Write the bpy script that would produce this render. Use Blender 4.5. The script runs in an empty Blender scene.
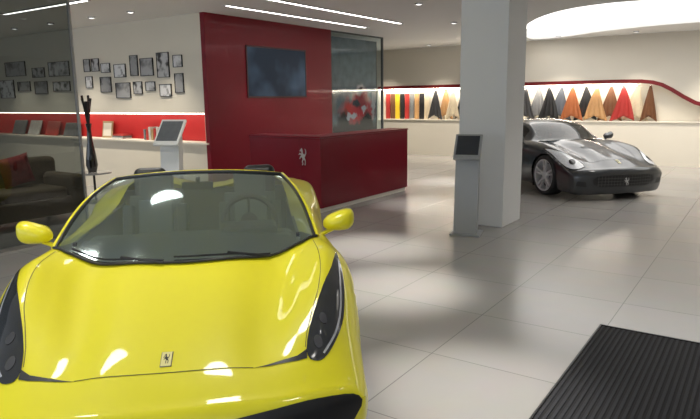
import bpy, math, random
import numpy as np
from mathutils import Vector, Matrix
from mathutils.bvhtree import BVHTree
from mathutils.geometry import tessellate_polygon, delaunay_2d_cdt
random.seed(4)
S = bpy.context.scene
COL = S.collection
CEIL = 3.2

# ------------------------------------------------------------ materials
def mat(name, col, rough=0.5, metal=0.0, coat=0.0, emit=None, estr=1.0, var=0.0, vscale=8.0, bump=0.0, spec=None):
    m = bpy.data.materials.new(name); m.use_nodes = True
    nt = m.node_tree; b = nt.nodes['Principled BSDF']
    b.inputs['Base Color'].default_value = (*col, 1)
    b.inputs['Roughness'].default_value = rough
    b.inputs['Metallic'].default_value = metal
    b.inputs['Coat Weight'].default_value = coat
    b.inputs['Coat Roughness'].default_value = 0.05
    if spec is not None: b.inputs['Specular IOR Level'].default_value = spec
    if emit:
        b.inputs['Emission Color'].default_value = (*emit, 1)
        b.inputs['Emission Strength'].default_value = estr
    if var > 0 or bump > 0:
        tc = nt.nodes.new('ShaderNodeTexCoord'); n = nt.nodes.new('ShaderNodeTexNoise')
        n.inputs['Scale'].default_value = vscale; n.inputs['Detail'].default_value = 5
        nt.links.new(tc.outputs['Object'], n.inputs['Vector'])
        if var > 0:
            r = nt.nodes.new('ShaderNodeMix'); r.data_type = 'RGBA'
            r.inputs[6].default_value = (*[c*(1-var) for c in col], 1)
            r.inputs[7].default_value = (*[min(1, c*(1+var)) for c in col], 1)
            nt.links.new(n.outputs['Fac'], r.inputs[0]); nt.links.new(r.outputs[2], b.inputs['Base Color'])
        if bump > 0:
            bp = nt.nodes.new('ShaderNodeBump'); bp.inputs['Strength'].default_value = bump
            bp.inputs['Distance'].default_value = 0.01
            nt.links.new(n.outputs['Fac'], bp.inputs['Height']); nt.links.new(bp.outputs[0], b.inputs['Normal'])
    return m

def glass(name, tint, f0=0.05, rough=0.02, fmax=1.0, gcol=(1, 1, 1)):
    m = bpy.data.materials.new(name); m.use_nodes = True
    nt = m.node_tree; nt.nodes.clear()
    o = nt.nodes.new('ShaderNodeOutputMaterial'); t = nt.nodes.new('ShaderNodeBsdfTransparent')
    t.inputs[0].default_value = (*tint, 1)
    g = nt.nodes.new('ShaderNodeBsdfGlossy'); g.inputs['Roughness'].default_value = rough
    g.inputs['Color'].default_value = (*gcol, 1)
    f = nt.nodes.new('ShaderNodeLayerWeight'); f.inputs['Blend'].default_value = .5
    p = nt.nodes.new('ShaderNodeMath'); p.operation = 'POWER'; p.inputs[1].default_value = 5
    a = nt.nodes.new('ShaderNodeMath'); a.operation = 'MULTIPLY_ADD'; a.inputs[1].default_value = (1-f0)*fmax; a.inputs[2].default_value = f0
    mx = nt.nodes.new('ShaderNodeMixShader')
    nt.links.new(f.outputs['Facing'], p.inputs[0]); nt.links.new(p.outputs[0], a.inputs[0]); nt.links.new(a.outputs[0], mx.inputs[0])
    nt.links.new(t.outputs[0], mx.inputs[1]); nt.links.new(g.outputs[0], mx.inputs[2])
    nt.links.new(mx.outputs[0], o.inputs[0])
    return m

YEL = mat('yellow_paint', (0.77, 0.69, 0.014), 0.45, 0, 0.65, var=0.02, vscale=2, spec=.3)
YLINE = mat('yellow_shut_line', (0.10, 0.085, 0.01), 0.6, var=.1)
GREY = mat('grey_metallic_paint', (0.045, 0.048, 0.052), 0.36, 0.45, 1.0, var=0.03)
BLK = mat('black_plastic', (0.012, 0.012, 0.013), 0.4, var=0.2)
BLKG = mat('black_gloss', (0.008, 0.008, 0.009), 0.12, coat=0.6, var=0.1)
RUB = mat('tyre_rubber', (0.02, 0.02, 0.02), 0.75, var=0.2, vscale=40)
ALU = mat('alloy_silver', (0.60, 0.60, 0.61), 0.4, 0.2, var=0.04)
CHR = mat('chrome', (0.8, 0.8, 0.82), 0.12, 1.0, var=0.02)
SIL = mat('satin_silver', (0.50, 0.49, 0.48), 0.4, 0.2, var=0.02)
LENS = mat('headlamp_lens', (0.02, 0.022, 0.026), 0.08, 0.0, 1.0, var=0.5, vscale=14)
WSH = glass('windscreen_glass', (0.55, 0.65, 0.65), 0.42, .07, 1.0, (.80, .93, .94))
WSH2 = glass('dark_car_glass', (0.12, 0.14, 0.15), 0.08)
LEA = mat('black_leather', (0.04, 0.042, 0.044), 0.5, var=0.2, vscale=30, bump=0.2)
LEAG = mat('grey_leather', (0.10, 0.112, 0.118), 0.5, var=0.1, vscale=30, bump=0.2)
RED = mat('red_laquer', (0.19, 0.003, 0.013), 0.42, 0, 0.1, var=0.05, vscale=3, spec=.3)
REDD = mat('red_desk_panel', (0.19, 0.003, 0.013), 0.35, 0, 0.2, var=0.04, vscale=3, spec=.3)
REDN = mat('bright_red_niche', (0.70, 0.03, 0.03), 0.5, var=0.05)
BEI = mat('beige_plaster', (0.74, 0.69, 0.58), 0.8, var=0.03, vscale=1.5, bump=0.03)
WHT = mat('white_plaster', (0.80, 0.75, 0.65), 0.75, var=0.02, vscale=1.5)
PIL = mat('pillar_paint', (0.76, 0.76, 0.745), 0.7, var=0.03, vscale=1.2)
CEI = mat('ceiling_paint', (0.72, 0.72, 0.71), 0.8, var=0.02, vscale=1)
KIO = mat('kiosk_powder_coat', (0.36, 0.37, 0.38), 0.4, 0.2, var=0.03)
KIOL = mat('kiosk_pale_coat', (0.75, 0.75, 0.72), 0.4, 0.1, var=0.03)
SCR = mat('dark_screen', (0.03, 0.035, 0.045), 0.1, coat=0.5, var=0.3, vscale=5)
SOF = mat('olive_fabric', (0.11, 0.085, 0.05), 0.9, var=0.25, vscale=25, bump=0.3)
EMI = mat('lamp_diffuser', (1, 1, 1), 0.5, emit=(1, 0.97, 0.92), estr=9)
STEEL = mat('brushed_steel', (0.45, 0.45, 0.46), 0.35, 1.0, var=0.08, vscale=50)
DWALL = mat('dark_grey_wall', (0.10, 0.11, 0.11), 0.7, var=0.1)

# ------------------------------------------------------------ mesh builder
class MB:
    def __init__(s): s.v = []; s.f = []; s.m = []
    def add(s, vs, fs, mi=0, M=None):
        o = len(s.v)
        for p in vs:
            p = Vector(p)
            if M is not None: p = M @ p
            s.v.append(tuple(p))
        for f in fs: s.f.append(tuple(i+o for i in f)); s.m.append(mi)
        return s
    def box(s, c, d, mi=0, M=None):
        x, y, z = (k/2 for k in d); a, b, e = c
        vs = [(a+i*x, b+j*y, e+k*z) for k in (-1, 1) for j in (-1, 1) for i in (-1, 1)]
        return s.add(vs, [(0,2,3,1),(4,5,7,6),(0,1,5,4),(2,6,7,3),(0,4,6,2),(1,3,7,5)], mi, M)
    def lathe(s, prof, n=32, mi=0, M=None, cap=True):
        vs = []; fs = []; k = len(prof)
        for i in range(n):
            a = 2*math.pi*i/n
            for r, h in prof: vs.append((r*math.cos(a), r*math.sin(a), h))
        for i in range(n):
            j = (i+1) % n
            for q in range(k-1): fs.append((i*k+q, j*k+q, j*k+q+1, i*k+q+1))
        if cap:
            if prof[0][0] > 1e-5: fs.append(tuple(i*k for i in reversed(range(n))))
            if prof[-1][0] > 1e-5: fs.append(tuple(i*k+k-1 for i in range(n)))
        return s.add(vs, fs, mi, M)
    def tube(s, pts, r, n=8, mi=0, closed=False, flat=1.0):
        pts = [Vector(p) for p in pts]; k = len(pts)
        vs = []; fs = []
        for i, p in enumerate(pts):
            t = (pts[min(i+1, k-1)]-pts[max(i-1, 0)]).normalized() if not closed else (pts[(i+1) % k]-pts[i-1]).normalized()
            up = Vector((0, 0, 1)) if abs(t.z) < 0.95 else Vector((0, 1, 0))
            a = t.cross(up).normalized(); b = a.cross(t)
            rr = r[i] if isinstance(r, (list, tuple)) else r
            for q in range(n):
                an = 2*math.pi*q/n
                vs.append(p+a*math.cos(an)*rr+b*math.sin(an)*rr*flat)
        e = k if closed else k-1
        for i in range(e):
            j = (i+1) % k
            for q in range(n):
                w = (q+1) % n; fs.append((i*n+q, i*n+w, j*n+w, j*n+q))
        if not closed:
            fs.append(tuple(reversed(range(n)))); fs.append(tuple((k-1)*n+q for q in range(n)))
        return s.add(vs, fs, mi)
    def poly(s, pts2, fn, mi=0, holes=None):
        loops = [[Vector((p[0], p[1], 0)) for p in pts2]]
        for h in (holes or []): loops.append([Vector((p[0], p[1], 0)) for p in h])
        flat = [p for l in loops for p in l]
        tr = tessellate_polygon(loops)
        return s.add([fn(p[0], p[1]) for p in flat], [tuple(t) for t in tr], mi)
    def prism(s, pts2, fn0, fn1, mi=0):
        n = len(pts2); s.poly(pts2, fn0, mi); s.poly(pts2, fn1, mi)
        vs = [fn0(*p) for p in pts2]+[fn1(*p) for p in pts2]
        return s.add(vs, [(i, (i+1) % n, n+(i+1) % n, n+i) for i in range(n)], mi)
    def obj(s, name, mats, parent=None, smooth=True, bevel=0, loc=None, rot=None, seg=2, ang=35, sub=0, sol=0, label=None):
        me = bpy.data.meshes.new(name); me.from_pydata(s.v, [], s.f)
        if not isinstance(mats, (list, tuple)): mats = [mats]
        for x in mats: me.materials.append(x)
        me.polygons.foreach_set('material_index', s.m)
        me.update(); me.validate()
        if smooth:
            me.shade_smooth(); me.set_sharp_from_angle(angle=math.radians(ang))
        o = bpy.data.objects.new(name, me); COL.objects.link(o)
        if parent: o.parent = parent
        if loc: o.location = loc
        if rot: o.rotation_euler = rot
        if sol:
            w = o.modifiers.new('sol', 'SOLIDIFY'); w.thickness = sol; w.offset = 0
        if bevel:
            w = o.modifiers.new('bev', 'BEVEL'); w.width = bevel; w.segments = seg; w.limit_method = 'ANGLE'; w.harden_normals = True
        if sub:
            w = o.modifiers.new('sub', 'SUBSURF'); w.levels = sub; w.render_levels = sub
        if label: o['label'] = label
        return o

def tag(o, label, cat, group=None):
    o['label'] = label; o['category'] = cat
    if group: o['group'] = group
    return o
def struct(o): o['kind'] = 'structure'; return o
def empty(name, loc, rz=0):
    e = bpy.data.objects.new(name, None); e.empty_display_size = 0.2
    COL.objects.link(e); e.location = loc; e.rotation_euler = (0, 0, rz); return e

# ------------------------------------------------------------ ROOM
fm = bpy.data.materials.new('floor_tiles'); fm.use_nodes = True
nt = fm.node_tree; b = nt.nodes['Principled BSDF']
tc = nt.nodes.new('ShaderNodeTexCoord'); br = nt.nodes.new('ShaderNodeTexBrick')
br.offset = 0.0; br.inputs['Scale'].default_value = 1
br.inputs['Brick Width'].default_value = 0.9; br.inputs['Row Height'].default_value = 0.9
br.inputs['Mortar Size'].default_value = 0.004; br.inputs['Mortar Smooth'].default_value = 0.3
br.inputs['Color1'].default_value = (0.325, 0.310, 0.292, 1); br.inputs['Color2'].default_value = (0.350, 0.334, 0.315, 1)
br.inputs['Mortar'].default_value = (0.17, 0.163, 0.155, 1)
nz = nt.nodes.new('ShaderNodeTexNoise'); nz.inputs['Scale'].default_value = 3; nz.inputs['Detail'].default_value = 8
mx = nt.nodes.new('ShaderNodeMix'); mx.data_type = 'RGBA'; mx.blend_type = 'MULTIPLY'; mx.inputs[0].default_value = 0.12
nt.links.new(tc.outputs['Object'], br.inputs['Vector']); nt.links.new(tc.outputs['Object'], nz.inputs['Vector'])
nt.links.new(br.outputs['Color'], mx.inputs[6]); nt.links.new(nz.outputs['Color'], mx.inputs[7])
nt.links.new(mx.outputs[2], b.inputs['Base Color']); b.inputs['Roughness'].default_value = 0.22

X0, X1, Y0, Y1 = -17.0, 5.5, -3.0, 16.8
struct(MB().box(((X0+X1)/2, (Y0+Y1)/2+0.3, -0.05), (X1-X0+0.4, Y1-Y0+1.0, 0.1)).obj('floor', fm, smooth=False))

# ceiling with organic luminous opening
cove = [(-5.35, 16.3), (-5.0, 14.6), (-4.4, 13.0), (-3.7, 11.8), (-3.0, 11.1), (-2.2, 10.85), (-1.4, 11.1), (-0.4, 11.7), (1.0, 12.2),
        (2.6, 12.4), (3.6, 13.0), (3.6, 14.2), (2.4, 14.9), (0.6, 15.0), (-1.2, 14.9), (-2.6, 15.1), (-3.8, 15.7), (-4.6, 16.3)]
def smooth_loop(P, n=4):
    out = []; k = len(P)
    for i in range(k):
        p0, p1, p2, p3 = (Vector(P[(i+d) % k]) for d in (-1, 0, 1, 2))
        for j in range(n):
            t = j/n
            q = 0.5*((2*p1)+(p2-p0)*t+(2*p0-5*p1+4*p2-p3)*t*t+(3*p1-p0-3*p2+p3)*t**3)
            out.append((q.x, q.y))
    return out
cove = smooth_loop(cove)
mb = MB()
outer = [(X0-.1, Y0-.1), (X1+.1, Y0-.1), (X1+.1, Y1+.5), (X0-.1, Y1+.5)]
mb.poly(outer, lambda x, y: (x, y, CEIL), 0, [cove])
n = len(cove)
mb.add([(x, y, CEIL) for x, y in cove]+[(x, y, CEIL+0.22) for x, y in cove], [(i, (i+1) % n, n+(i+1) % n, n+i) for i in range(n)])
mb.poly(outer, lambda x, y: (x, y, CEIL+0.45))
struct(mb.obj('ceiling', CEI, smooth=False))
covm = mat('cove_diffuser', (1, 1, 1), 0.5, emit=(1.0, 0.99, 0.97), estr=2.2)
mb = MB(); mb.prism(cove, lambda x, y: (x, y, CEIL+0.2), lambda x, y: (x, y, CEIL+0.22))
tag(mb.obj('ceiling_light_panel', covm, smooth=False), 'large white luminous ceiling panel with curved outline', 'light')

def wall_box(name, x0, x1, y0, y1, m, z0=0, z1=CEIL):
    return struct(MB().box(((x0+x1)/2, (y0+y1)/2, (z0+z1)/2), (x1-x0, y1-y0, z1-z0)).obj(name, m, smooth=False))

# wall_north (far wall) with sample niche
YW = 16.8
ntop = [(1.0, 1.37), (-0.9, 1.38), (-1.25, 1.40), (-1.55, 1.49), (-1.82, 1.64), (-2.08, 1.81), (-2.3, 1.93), (-2.5, 1.99), (-2.75, 2.02), (-3.2, 2.03), (-6, 2.02), (-10.4, 2.0)]
niche = [(-10.4, 1.05), (1.0, 1.05)]+ntop
def wall_with_niche(name, xa, xb, y, hole, depth, m, mback):
    mb = MB()
    mb.poly([(xa, 0), (xb, 0), (xb, CEIL), (xa, CEIL)], lambda a, c: (a, y, c), 0, [hole])
    n = len(hole)
    mb.add([(p[0], y, p[1]) for p in hole]+[(p[0], y+depth, p[1]) for p in hole], [(i, (i+1) % n, n+(i+1) % n, n+i) for i in range(n)], 0)
    mb.poly(hole, lambda a, c: (a, y+depth, c), 1)
    mb.poly([(xa, 0), (xb, 0), (xb, CEIL), (xa, CEIL)], lambda a, c: (a, y+depth+0.05, c), 0)
    return struct(mb.obj(name, [m, mback], smooth=False))
wall_with_niche('wall_north', -10.6, X1, YW, niche, 0.30, WHT, WHT)
mb = MB(); vs = []
for i, p in enumerate(ntop):
    a = Vector(ntop[max(i-1, 0)]); b2 = Vector(ntop[min(i+1, len(ntop)-1)]); t = (b2-a).normalized(); nn = Vector((-t.y, t.x))
    if nn.y < 0: nn = -nn
    q = Vector(p)+nn*.09
    vs += [(p[0], YW-.015, p[1]), (q.x, YW-.015, q.y), (p[0], YW+.0, p[1]), (q.x, YW+.0, q.y)]
fs = []
for i in range(len(ntop)-1):
    k = 4*i; fs += [(k, k+4, k+5, k+1), (k, k+2, k+6, k+4), (k+1, k+5, k+7, k+3)]
struct(mb.add(vs, fs).obj('trim_1', mat('dark_red_trim', (.20, .008, .012), .5), smooth=False))
struct(MB().box((-5, YW+0.13, 1.065), (10.6, 0.32, 0.03)).obj('trim_2', WHT, smooth=False))

# west showroom wall (beige) with red shelf niche
YB = 7.43
ZS = 1.01
lh = [(-16.6, .98), (-8.15, .98), (-8.15, 1.52), (-16.6, 1.52)]
wall_with_niche('wall_west', X0, -8.12, YB, lh, 0.28, BEI, REDN)
struct(MB().box((-12.3, YB+0.11, ZS-.015), (8.5, 0.34, 0.03)).obj('trim_3', WHT, smooth=False))
# red feature wall
wall_box('wall_red', -8.12, -8.02, YB-0.02, 11.02, RED)
wall_box('wall_inner', -10.6, -10.5, 7.9, YW+.3, DWALL)
wall_box('wall_far_left', X0-.1, X0, Y0, 7.9, BEI)
wall_box('wall_right', X1, X1+.1, Y0, YW+.3, WHT)
# shop front behind the viewpoint: frames + sill
for i, xx in enumerate((-17, -13.25, -9.5, -5.75, -2, 1.75, 5.5)):
    struct(MB().box((xx, Y0, CEIL/2), (0.12, 0.12, CEIL)).obj('trim_%d' % (10+i), STEEL, smooth=False))
struct(MB().box((-5.75, Y0, 0.1), (22.5, 0.14, 0.2)).obj('baseboard_south', STEEL, smooth=False))
struct(MB().box((-5.75, Y0, CEIL-0.15), (22.5, 0.14, 0.3)).obj('wall_south', WHT, smooth=False))

# pillar
pil = MB().box((-3.2, 8.15, CEIL/2), (0.66, 0.70, CEIL)).obj('pillar', PIL, bevel=0.01)
struct(pil); tag(pil, 'square off-white painted structural pillar', 'pillar')

# recessed strip lights
def strip(x0, y0, x1, y1, w=0.07):
    L = math.hypot(x1-x0, y1-y0); a = math.atan2(y1-y0, x1-x0)
    e = empty('strip_light', ((x0+x1)/2, (y0+y1)/2, CEIL), a)
    MB().box((0, 0, -0.006), (L, w, 0.012)).obj('diffuser', EMI, e, smooth=False)
    MB().box((0, w/2+0.01, -0.008), (L+0.04, 0.02, 0.016)).box((0, -w/2-0.01, -0.008), (L+0.04, 0.02, 0.016)).box((L/2+0.01, 0, -0.008), (0.02, w, 0.016)).box((-L/2-0.01, 0, -0.008), (0.02, w, 0.016)).obj('frame', STEEL, e, smooth=False)
    tag(e, 'long slim linear ceiling light strip', 'light', 'linear ceiling strips')
strip(-7.17, 7.1, -7.17, 11.1); strip(-6.25, 6.0, -6.25, 10.96); strip(-10.7, 5.48, -8.35, 5.48)

def pane_x(ya, yb, za, zb):
    return MB().add([(0, ya, za), (0, yb, za), (0, yb, zb), (0, ya, zb)], [(0, 1, 2, 3)])
# glazed panel beside red wall
e = empty('glass_partition', (-8.05, 12.1, 0))
pane_x(-1.07, 1.07, .01, CEIL-.01).obj('pane', glass('grey_partition_glass', (0.62, 0.73, 0.77), 0.07, .06, .4), e, smooth=False)
MB().box((0, 1.09, CEIL/2), (0.05, 0.04, CEIL-.01)).box((0, -1.06, CEIL/2), (0.05, 0.03, CEIL-.01)).box((0, 0, CEIL-0.02), (0.03, 2.1, 0.03)).obj('frame', DWALL, e, smooth=False)
tag(e, 'floor-to-ceiling grey tinted glass panel with dark frame', 'glass partition')
# race graphic behind it: soft-edged colour fields blended by noise
e = empty('graphic_panel', (-8.22, 12.1, 0))
gm = bpy.data.materials.new('race_graphic'); gm.use_nodes = True
nt = gm.node_tree; bs = nt.nodes['Principled BSDF']; bs.inputs['Roughness'].default_value = .6
tcc = nt.nodes.new('ShaderNodeTexCoord'); nz = nt.nodes.new('ShaderNodeTexNoise'); nz.inputs['Scale'].default_value = 5; nz.inputs['Detail'].default_value = 5
nt.links.new(tcc.outputs['Object'], nz.inputs['Vector'])
add = nt.nodes.new('ShaderNodeVectorMath'); add.operation = 'MULTIPLY_ADD'; add.inputs[1].default_value = (0, .36, .36)
nt.links.new(nz.outputs['Color'], add.inputs[0]); nt.links.new(tcc.outputs['Object'], add.inputs[2])
base = nt.nodes.new('ShaderNodeMix'); base.data_type = 'RGBA'; base.inputs[6].default_value = (.07, .10, .12, 1); base.inputs[7].default_value = (.27, .34, .38, 1)
nt.links.new(nz.outputs['Fac'], base.inputs[0]); cur = base.outputs[2]
def blob(cur, cy, cz, ry, rz, col, soft=.25):
    mp = nt.nodes.new('ShaderNodeVectorMath'); mp.operation = 'SUBTRACT'; mp.inputs[1].default_value = (0, cy+.18, cz+.18)
    nt.links.new(add.outputs[0], mp.inputs[0])
    sc = nt.nodes.new('ShaderNodeVectorMath'); sc.operation = 'MULTIPLY'; sc.inputs[1].default_value = (0, 1/ry, 1/rz)
    nt.links.new(mp.outputs[0], sc.inputs[0])
    ln = nt.nodes.new('ShaderNodeVectorMath'); ln.operation = 'LENGTH'; nt.links.new(sc.outputs[0], ln.inputs[0])
    mr = nt.nodes.new('ShaderNodeMapRange'); mr.inputs[1].default_value = 1+soft; mr.inputs[2].default_value = 1-soft
    nt.links.new(ln.outputs['Value'], mr.inputs[0])
    mxx = nt.nodes.new('ShaderNodeMix'); mxx.data_type = 'RGBA'; mxx.inputs[7].default_value = (*col, 1)
    nt.links.new(mr.outputs[0], mxx.inputs[0]); nt.links.new(cur, mxx.inputs[6]); return mxx.outputs[2]
for a in ((.0, 1.0, 1.2, .22, (.02, .022, .03)), (.25, 1.45, .70, .28, (.75, .03, .04)), (.35, 1.72, .34, .24, (.50, .02, .03)), (.35, 1.98, .18, .14, (.7, .62, .62)),
          (.36, 1.96, .12, .05, (.02, .02, .02)), (-.35, 1.22, .24, .22, (.02, .02, .022)), (.6, 1.17, .26, .24, (.02, .02, .022)), (.92, 1.6, .10, .30, (.7, .6, .6)), (-.05, 1.34, .20, .07, (.7, .6, .6)), (.15, 1.60, .16, .10, (.03, .02, .03)), (.5, 1.5, .14, .06, (.7, .6, .6))):
    cur = blob(cur, *a)
nt.links.new(cur, bs.inputs['Base Color'])
MB().box((0, 0, 1.55), (0.04, 2.1, 3.1)).obj('board', gm, e, smooth=False)
for s in (-1, 1): MB().box((0, s*1.06, 1.55), (0.05, 0.02, 3.1)).obj('edge_rail', DWALL, e, smooth=False)
tag(e, 'large blurred printed graphic of a red racing car with driver', 'poster')

# tinted partition at lounge
e = empty('glass_partition', (-7.39, 2.3, 0))
pane_x(-2.28, 2.28, .03, CEIL-.01).obj('pane', glass('smoked_glass', (0.25, 0.275, 0.27), 0.05, .02, .8), e, smooth=False)
MB().box((0, 2.29, CEIL/2), (0.03, 0.03, CEIL-.01)).box((0, 0, 0.02), (0.05, 4.56, 0.04)).obj('frame', STEEL, e, smooth=False)
tag(e, 'smoked glass partition screening the lounge sofa', 'glass partition')

# wall screen on red wall
e = empty('wall_screen', (-8.02, 9.25, 1.76))
MB().box((0.008, 0, 0.03), (0.016, 1.74, 0.03)).box((0.008, 0, 0.95), (0.016, 1.74, 0.03)).box((0.008, -.86, 0.49), (0.016, 0.03, 0.93)).box((0.008, .86, 0.49), (0.016, 0.03, 0.93)).obj('bezel', mat('dark_red_bezel', (0.06, 0.01, 0.012), .4), e, smooth=False)
scm = mat('blue_screen', (0.01, 0.014, 0.02), 0.3, emit=(0.10, 0.16, 0.30), estr=0.2, spec=.2)
nt = scm.node_tree; nz = nt.nodes.new('ShaderNodeTexNoise'); nz.inputs['Scale'].default_value = 1.6
tcc = nt.nodes.new('ShaderNodeTexCoord'); rp = nt.nodes.new('ShaderNodeValToRGB')
rp.color_ramp.elements[0].position = .45; rp.color_ramp.elements[0].color = (.02, .05, .10, 1)
rp.color_ramp.elements[1].position = .7; rp.color_ramp.elements[1].color = (.15, .26, .40, 1)
nt.links.new(tcc.outputs['Object'], nz.inputs['Vector']); nt.links.new(nz.outputs['Fac'], rp.inputs[0])
nt.links.new(rp.outputs[0], nt.nodes['Principled BSDF'].inputs['Emission Color'])
MB().box((0.006, 0, 0.49), (0.008, 1.70, 0.91)).obj('screen', scm, e, smooth=False)
tag(e, 'wide dark blue display screen set in the red wall', 'screen')

# ------------------------------------------------------------ reception desk
# rearing horse silhouette facing the viewer's left
HORSE = [(.36,1.30),(.30,1.22),(.14,1.10),(.16,1.04),(.30,1.07),(.36,.98),(.34,.86),(.14,.92),(.00,.80),(.04,.76),(.15,.84),(.33,.74),(.18,.64),(.10,.48),(.15,.46),(.24,.58),(.40,.60),(.48,.46),(.38,.28),(.46,.12),(.38,.02),(.49,.0),(.54,.12),(.47,.28),(.60,.44),(.76,.34),(.74,.12),(.69,.02),(.79,.0),(.81,.14),(.83,.36),(.70,.60),(.80,.72),(.92,.94),(.88,1.16),(.76,1.26),(.82,1.10),(.82,.94),(.72,.80),(.60,.82),(.50,.94),(.48,1.10),(.44,1.24)]
e = empty('reception_desk', (-5.62, 7.4, 0))
D = MB(); D.box((-0.2, 1.36, 0.61), (0.40, 2.72, 1.08)).box((-0.93, 0.2, 0.61), (1.06, 0.40, 1.08))
D.obj('front_panel', REDD, e, bevel=0.006)
MB().box((-0.2, 1.36, 1.165), (0.42, 2.74, 0.025)).box((-0.94, 0.2, 1.165), (1.06, 0.42, 0.025)).obj('counter_top', RED, e, bevel=0.004)
MB().box((-0.2, 1.36, 0.035), (0.34, 2.66, 0.07)).box((-0.93, 0.2, 0.035), (1.0, 0.34, 0.07)).obj('plinth', WHT, e, smooth=False)
MB().box((-0.75, 1.5, 0.74), (0.7, 2.2, 0.03)).box((-1.05, 2.5, 0.37), (.05, .05, .74)).obj('work_surface', WHT, e, smooth=False)
mb = MB(); mb.prism(HORSE, lambda a, c: (-0.42+a*.165, -0.004, 0.73+c*.205), lambda a, c: (-0.42+a*.165, -0.010, 0.73+c*.205))
mb.obj('horse_emblem', SIL, e, smooth=False)
tag(e, 'dark red lacquered reception desk with silver horse emblem', 'reception desk')

# ------------------------------------------------------------ kiosks
def kiosk(loc, rz, H, label, wide, pw, m, tilt, hh=.40, scr=SCR):
    e = empty('info_kiosk', loc, rz)
    MB().box((0, 0.02, 0.012), (wide+.04, 0.36, 0.024)).obj('base_plate', m, e, bevel=0.004)
    mb = MB(); w = wide*pw/2
    T = math.radians(tilt)
    zc = H-hh/2*math.cos(T)
    pr = [(-.12, .024), (.02, .024), (.085, zc-.05), (.03, zc+.04), (-.035, zc-.10)]
    mb.prism(pr, lambda a, c: (-w, a, c), lambda a, c: (w, a, c)); mb.obj('post', m, e, bevel=0.006)
    R = Matrix.Translation((0, 0, zc)) @ Matrix.Rotation(-T, 4, 'X')
    MB().box((0, 0, 0), (wide, 0.04, hh), 0, R).obj('head', m, e, bevel=0.010)
    MB().box((0, -0.022, 0.015), (wide-.06, 0.006, hh*.76), 0, R).obj('screen', scr, e, smooth=False)
    tag(e, label, 'kiosk')
kiosk((-3.13, 7.20, 0), math.radians(14), 1.27, 'grey metal information kiosk with tilted screen by pillar', .34, .86, KIO, 34, .36)
kiosk((-7.0, 5.72, 0), math.radians(22), 1.47, 'pale grey information kiosk with tilted screen near beige wall', .38, .75, KIOL, 42, .46, mat('grey_screen', (.12, .13, .14), .15, coat=.5, var=.3))

# ------------------------------------------------------------ entrance mat
e = empty('entrance_mat', (-0.945, 4.75, 0))
matm = mat('mat_rubber', (0.008, 0.008, 0.009), 0.9, var=.3, vscale=60)
matr = mat('mat_rib', (0.020, 0.020, 0.024), 0.85, var=.3, vscale=60)
W, Lm = 3.0, 3.6
MB().box((W/2, -Lm/2, 0.004), (W, Lm, 0.008)).obj('backing', matm, e, smooth=False)
mb = MB(); k = int(W/0.036)
for i in range(k): mb.box((0.03+i*0.036, -Lm/2, 0.010), (0.018, Lm-.04, 0.008))
r = mb.obj('ribs', matr, e, smooth=False); r['kind'] = 'stuff'
MB().box((W/2, -0.006, 0.008), (W, 0.012, 0.018)).box((0.006, -Lm/2, 0.008), (0.012, Lm, 0.018)).obj('edge_frame', BLK, e, smooth=False)
tag(e, 'black ribbed entrance mat laid on the tiles', 'mat')

# ------------------------------------------------------------ photos on the beige wall
pics = [(-11.48,2.46,.2,.24),(-11.2,2.46,.24,.24),(-10.87,2.39,.28,.17),(-10.42,2.32,.35,.24),(-9.98,2.4,.22,.37),(-9.61,2.36,.36,.31),(-9.15,2.38,.32,.43),(-8.75,2.43,.23,.2),
(-11.45,2.13,.22,.22),(-10.9,2.07,.34,.29),(-10.36,1.95,.44,.28),(-9.91,1.99,.25,.22),(-9.54,2.01,.26,.16),(-9.12,1.93,.31,.21),(-8.74,2.05,.22,.33),
(-14.25,2.49,.85,.31),(-13.3,2.38,.48,.2),(-12.5,2.43,.76,.29),(-14.7,2.05,.62,.4),(-13.95,2.1,.52,.2),(-13.25,2.06,.5,.26),(-12.45,2.07,.62,.19)]
pms = []
for i in range(5):
    m = mat('photo_print_%d' % i, (.1, .1, .1), .5); nt = m.node_tree
    nz = nt.nodes.new('ShaderNodeTexNoise'); nz.inputs['Scale'].default_value = 3.5+i*1.2; nz.inputs['Detail'].default_value = 3
    tcc = nt.nodes.new('ShaderNodeTexCoord'); rp = nt.nodes.new('ShaderNodeValToRGB'); mpn = nt.nodes.new('ShaderNodeMapping')
    mpn.inputs['Location'].default_value = (i*3.1, i*1.7, i)
    rp.color_ramp.elements[0].position = .33; rp.color_ramp.elements[0].color = (.03, .03, .031, 1)
    rp.color_ramp.elements[1].position = .53; rp.color_ramp.elements[1].color = ((.45, .70, .35, .55, .80)[i],)*3+(1,)
    nt.links.new(tcc.outputs['Object'], mpn.inputs['Vector']); nt.links.new(mpn.outputs[0], nz.inputs['Vector']); nt.links.new(nz.outputs['Fac'], rp.inputs[0])
    nt.links.new(rp.outputs[0], nt.nodes['Principled BSDF'].inputs['Base Color']); pms.append(m)
for i, (x, z, w, h) in enumerate(pics):
    e = empty('framed_photo', (x, YB, z))
    t = .009
    MB().box((0, -.012, h/2), (w, .024, t)).box((0, -.012, -h/2), (w, .024, t)).box((-w/2, -.012, 0), (t, .024, h+t)).box((w/2, -.012, 0), (t, .024, h+t)).obj('frame', BLK, e, smooth=False)
    MB().box((0, -.008, 0), (w-t, .012, h-t)).obj('print', pms[i*3 % 5], e, smooth=False)
    shape = 'wide' if w > h*1.3 else ('tall' if h > w*1.15 else 'squarish')
    tag(e, 'small %s black and white photograph in thin black frame' % shape, 'picture', 'framed photos on the beige wall')

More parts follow.
